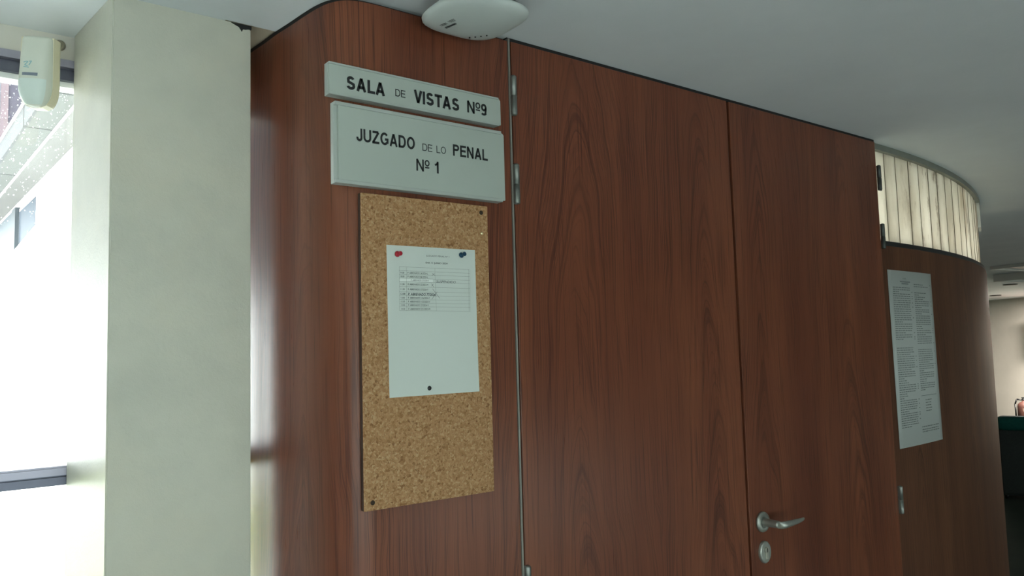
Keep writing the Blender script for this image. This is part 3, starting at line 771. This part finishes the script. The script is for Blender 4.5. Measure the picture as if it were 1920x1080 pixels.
# ------------------------------------------------------------------ wireless access point on the ceiling
ap = empty('wireless_access_point', (.875, -.120, ZC))
def squircle(r, n=48, p=3.4): 
    out = []
    for i in range(n):
        a_ = 2*PI*i/n; k_ = (abs(math.cos(a_))**p + abs(math.sin(a_))**p)**(-1/p); out.append((r*k_*math.cos(a_), r*k_*math.sin(a_)))
    return out
def stack(bm, prof, p=3.4):
    rings = [[bm.verts.new((x, y, z)) for x, y in squircle(r, 48, p)] for z, r in prof]
    for A, C in zip(rings, rings[1:]):
        for i in range(48): bm.faces.new((A[i], A[(i+1) % 48], C[(i+1) % 48], C[i])).smooth = True
    bm.faces.new(rings[0]); bm.faces.new(rings[-1][::-1]); bmesh.ops.recalc_face_normals(bm, faces=bm.faces[:])
bm = bmesh.new(); stack(bm, [(-.0005, .060), (-.022, .060), (-.022, .078), (-.034, .084)]); link('mounting_base', bm, M['black'], ap)
bm = bmesh.new(); stack(bm, [(-.030, .084), (-.034, .0915), (-.0385, .0945), (-.043, .0935), (-.0475, .088), (-.052, .074), (-.0545, .050), (-.0555, .022), (-.0557, .004)]); link('cover', bm, M['ap'], ap)
bm = bmesh.new()
STX, STY = -.040, .046; c16, s16 = math.cos(-1.4), math.sin(-1.4)
def ap_bar(cx, cy, w_, h_, z):
    bm.faces.new([bm.verts.new((cx+x*c16-y*s16, cy+x*s16+y*c16, z)) for x, y in ((-w_, -h_), (-w_, h_), (w_, h_), (w_, -h_))])
def along(d, p): return STX + d*c16 - p*s16, STY + d*s16 + p*c16
for i in range(12): ap_bar(*along(.0026*i, 0), .0009 if i % 3 else .0013, .0032, -.0562)
for r_ in range(2): ap_bar(*along(.009, -.017+.0045*r_), .009, .0009, -.0561)
for r_ in range(3): ap_bar(*along(.033, -.018+.0034*r_), .009-.001*r_, .0007, -.0561)
link('sticker_print', bm, M['ink_grey'], ap)
bm = bmesh.new()
for i in range(4): cyl(bm, (.030+.0075*i, .064-.0100*i, -.0500), (.030+.0075*i, .064-.0100*i, -.0556), .0017, None, 8)
link('status_lights', bm, M['black'], ap)
tag(ap, 'white rounded-square wireless access point on the ceiling above the signs', 'access point')

# ------------------------------------------------------------------ far end of the hall
ac = empty('armchair', (8.69, 2.00, 0)); ac.rotation_euler = (0, 0, math.radians(20))
link('seat_base', B(-.25, .35, -.85, .0, .04, .42, .03), M['upholstery'], ac)
bm = B(-.32, -.14, -.85, .0, .03, .66, .03); link('backrest', bm, M['upholstery'], ac)
bm = bmesh.new(); bmesh.ops.create_cube(bm, size=1, matrix=Matrix.Translation((-.22, -.43, .715)) @ Matrix.Diagonal((.22, .86, .14, 1)))
bmesh.ops.bevel(bm, geom=bm.edges[:], offset=.06, segments=5, affect='EDGES', profile=.5); link('head_cushion', bm, M['teal'], ac, True)
link('armrest', B(-.16, .36, -.12, .0, .12, .58, .03), M['upholstery'], ac); link('armrest', B(-.16, .36, -.85, -.73, .12, .58, .03), M['upholstery'], ac)
for x, y in ((-.28, -.80), (-.28, -.05), (.30, -.80), (.30, -.05)):
    bm = bmesh.new(); cyl(bm, (x, y, 0), (x, y, .05), .018, .024, 12); link('leg', bm, M['black'], ac)
tag(ac, 'dark upholstered armchair with a teal head cushion near the far wall', 'armchair')

fe = empty('fire_extinguisher', (14.66, 3.86, 0))
bm = bmesh.new(); lathe(bm, [(0, .085), (.01, .108), (.40, .100), (.44, .092), (.47, .06), (.485, .032), (.50, .028)], (0, 0, 0), (0, 0, 1), 28); link('cylinder_body', bm, M['ext_red'], fe)
bm = bmesh.new()
for i in range(8):
    a0, a1 = PI+.1+i*.14, PI+.1+(i+1)*.14
    bm.faces.new([bm.verts.new((.1012*math.cos(a), .1012*math.sin(a), z)) for a, z in ((a0, .2), (a1, .2), (a1, .38), (a0, .38))])
link('paper_label', bm, M['label_tan'], fe)
bm = bmesh.new(); cyl(bm, (0, 0, .49), (0, 0, .535), .026, .022, 14); box(bm, -.02, .02, -.09, .03, .535, .555, 0, .004)
tube(bm, [(0, -.02, .55), (0, -.06, .60), (0, -.10, .615)], .012, 8); link('valve_lever', bm, M['black'], fe)
bm = bmesh.new(); tube(bm, [(0, .02, .51), (-.02, .10, .52), (-.02, .128, .44), (-.02, .125, .22)], .012, 10); link('hose', bm, M['black'], fe)
tag(fe, 'dull red fire extinguisher with black lever behind the armchair', 'fire extinguisher')

pf = empty('picture_frame', (15.10, 3.52, CAMH+.14)); pf.rotation_euler = (0, 0, math.radians(-28))
hw = .50
bm = bmesh.new(); box(bm, -.03, 0, -hw, hw, -.24, -.21); box(bm, -.03, 0, -hw, hw, .21, .24); box(bm, -.03, 0, -hw, -hw+.03, -.21, .21); box(bm, -.03, 0, hw-.03, hw, -.21, .21)
link('frame', bm, M['frame_red'], pf); link('print', B(-.015, 0, -hw+.03, hw-.03, -.21, .21), M['print_pink'], pf)
tag(pf, 'red framed picture hanging on the pale far wall', 'picture')

def ceiling_light(x, y, w_, d_, rz, label, name='ceiling_light', drop=.03):
    e = empty(name, (x, y, ZC), rz)
    bm = bmesh.new(); t_ = .03
    for a in ((-w_, w_, -d_, -d_+t_), (-w_, w_, d_-t_, d_), (-w_, -w_+t_, -d_+t_, d_-t_), (w_-t_, w_, -d_+t_, d_-t_)): box(bm, *a, -drop, 0)
    link('frame', bm, M['rim_white'], e); link('louvre', B(-w_+t_, w_-t_, -d_+t_, d_-t_, -drop*.6, 0), M['lamp_dark'], e)
    return tag(e, label, 'ceiling light', 'unlit ceiling lights of the far hall')
ceiling_light(8.72, 1.28, .3, .56, math.radians(-10), 'unlit louvred ceiling light, the nearer one of the hall')
ceiling_light(9.90, 1.62, .35, .62, math.radians(-10), 'unlit louvred ceiling light hanging a little lower, the farther one', drop=.08)
for (x, y), lab in (((11.62, 2.83), 'small dark round downlight behind the louvred ceiling lights'), ((14.30, 4.03), 'small dark round downlight close to the far wall')):
    e = empty('downlight', (x, y, ZC))
    bm = bmesh.new(); lathe(bm, [(0, .085), (.010, .085), (.013, .070)], (0, 0, 0), (0, 0, -1), 24); link('ring', bm, M['lamp_dark'], e)
    tag(e, lab, 'ceiling light')

# ------------------------------------------------------------------ outside
GZ = -.6
bd = empty('office_building', (1.80, 12.0, GZ)); bd.rotation_euler = (0, 0, math.radians(2.58))
def b2(x0, x1, y0, y1, z0, z1): return B(x0, x1, y0, y1, z0-GZ, z1-GZ)
ez = CAMH
ZS = ez+3.28
link('wall', b2(0, 6, -6, 22, GZ, ZS+1.5), M['ext_white'], bd)
link('soffit', b2(-.725, .0, -6, 22, ZS+.002, ZS+.12), M['soffit'], bd)
link('inner_soffit', b2(-.36, .0, -6, 22, ZS-.02, ZS+.002), M['soffit_pink'], bd)
link('soffit_edge', b2(-.385, -.36, -6, 22, ZS-.024, ZS+.002), M['ext_white'], bd)
link('fascia', b2(-.735, -.70, -6, 22, ZS, ZS+.30), M['stone'], bd)
link('coping', b2(-.755, -.5, -6, 22, ZS+.30, ZS+.335), M['ext_white'], bd)
for yy in (-4.2, -2.7, -.9, 2.45, 5.6, 8.7): link('joint', b2(-.740, -.36, yy, yy+.032, ZS-.003, ZS+.299), M['joint'], bd)
f = link('window', b2(-.03, .02, 2.65, 4.6, ez+1.0, ez+3.06), M['ext_white'], bd)
for (y0, y1, z0) in ((2.72, 3.25, 2.42), (3.25, 3.75, 2.36), (3.75, 4.15, 2.12), (4.15, 4.55, 1.75)): link('pane', b2(-.036, -.028, y0, y1, ez+z0, ez+3.0), M['ext_glass'], f)  # stepped lower edges build a reflection into the pane shapes
f = link('window', b2(-.03, .02, 5.2, 9.6, ez+1.9, ez+3.2), M['ext_white'], bd); link('pane', b2(-.036, -.028, 5.3, 9.5, ez+2.15, ez+3.15), M['ext_glass_pale'], f)
link('column', b2(-.10, -.0, 4.62, 5.1, GZ, ez+3.1), M['ext_col'], bd)
link('ledge', b2(-.03, 0, 2.6, 12, ez+.83, ez+.88), M['ext_col'], bd)
link('reflection_block', b2(-24, -6, 10, 16, ez+1.9, ez+14), M['reflection_dark'], bd)  # unseen block added to darken the upper reflection in the side veneer
link('reflection_block_base', b2(-24, -6, 10.3, 16, GZ, ez+1.9), M['ext_white'], bd)  # unseen white base, added to keep the lower reflection bright
tag(bd, 'pale office building with deep stone eaves seen through the window', 'building')
bt = empty('tower_block', (3.66, 48, GZ))
link('wall', B(0, 7, 0, 6, 0, 34), M['brick'], bt); link('corner_strip', B(-.35, 0, -.1, 6, 0, 34), M['brick_pink'], bt); link('side_bay', B(-2.4, -.35, .1, 6, 0, 34), M['bay'], bt)
tag(bt, 'dark red tower block rising behind the eaves outside', 'building')
struct(link('ground', B(-60, 60, .75, 90, GZ-.2, GZ), M['paving']))
tag(link('lawn', B(-7, -2.0, 3.6, 10.8, GZ, GZ+.06), M['lawn']), 'yellow-green lawn outside the window', 'grass', None, 'stuff')

# ------------------------------------------------------------------ light
w = bpy.data.worlds.new('World'); S.world = w; w.use_nodes = True
bg = w.node_tree.nodes['Background']; bg.inputs[0].default_value = (.93, 1.0, .985, 1); bg.inputs[1].default_value = 15.0
def portal(x, y, z, sx, sz, rx, rz=0):
    l = bpy.data.lights.new('portal', 'AREA'); l.shape = 'RECTANGLE'; l.size = sx; l.size_y = sz; l.cycles.is_portal = True
    o = bpy.data.objects.new('window_portal', l); COL.objects.link(o); o.location = (x, y, z); o.rotation_euler = (rx, 0, rz)
for a, b_, RZ0, RZ1 in LIGHT_HOLES: portal((a+b_)/2, YB-.13, (RZ0+RZ1)/2, b_-a, RZ1-RZ0, PI/2)
portal((XL+.565)/2, YW+.10, 1.13, .565-XL, 2.05, -PI/2)
def area(name, x, y, z, sx, sy, e, col=(1, 1, 1), spread=180):
    l = bpy.data.lights.new(name, 'AREA'); l.shape = 'RECTANGLE'; l.size = sx; l.size_y = sy; l.energy = e; l.color = col; l.spread = math.radians(spread)
    o = bpy.data.objects.new(name, l); COL.objects.link(o); o.location = (x, y, z); return o
area('courtroom_lamp', 3.4, 2.2, 2.2, 1.6, 1.6, 430, (1, .99, .93))
area('hall_fill_light', 14.0, 3.1, 2.22, .8, .8, 270, (1, .93, .84))  # unseen fill light added to brighten the far wall and hall ceiling

# ------------------------------------------------------------------ camera
f, yaw, pitch, roll, D = 1459.73, .6546310875683006, .08093239218998026, -.027288918836047282, 1.3573851834948
fwd = Vector((math.sin(yaw), math.cos(yaw), 0)); rt = Vector((math.cos(yaw), -math.sin(yaw), 0)); up = Vector((0, 0, 1))
f2 = fwd*math.cos(pitch) + up*math.sin(pitch); u2 = up*math.cos(pitch) - fwd*math.sin(pitch)
r3 = rt*math.cos(roll) + u2*math.sin(roll); u3 = u2*math.cos(roll) - rt*math.sin(roll)
cam = bpy.data.cameras.new('camera'); co = bpy.data.objects.new('camera', cam); COL.objects.link(co)
m = Matrix((r3, u3, -f2)).transposed().to_4x4(); m.translation = (0, -D, CAMH); co.matrix_world = m
cam.sensor_width = 36; cam.lens = f/1920*36; cam.clip_start = .02; cam.clip_end = 300
S.camera = co
vs = S.view_settings; vs.view_transform = 'Standard'; vs.look = 'None'; vs.exposure = .22; vs.gamma = 1; vs.use_curve_mapping = False
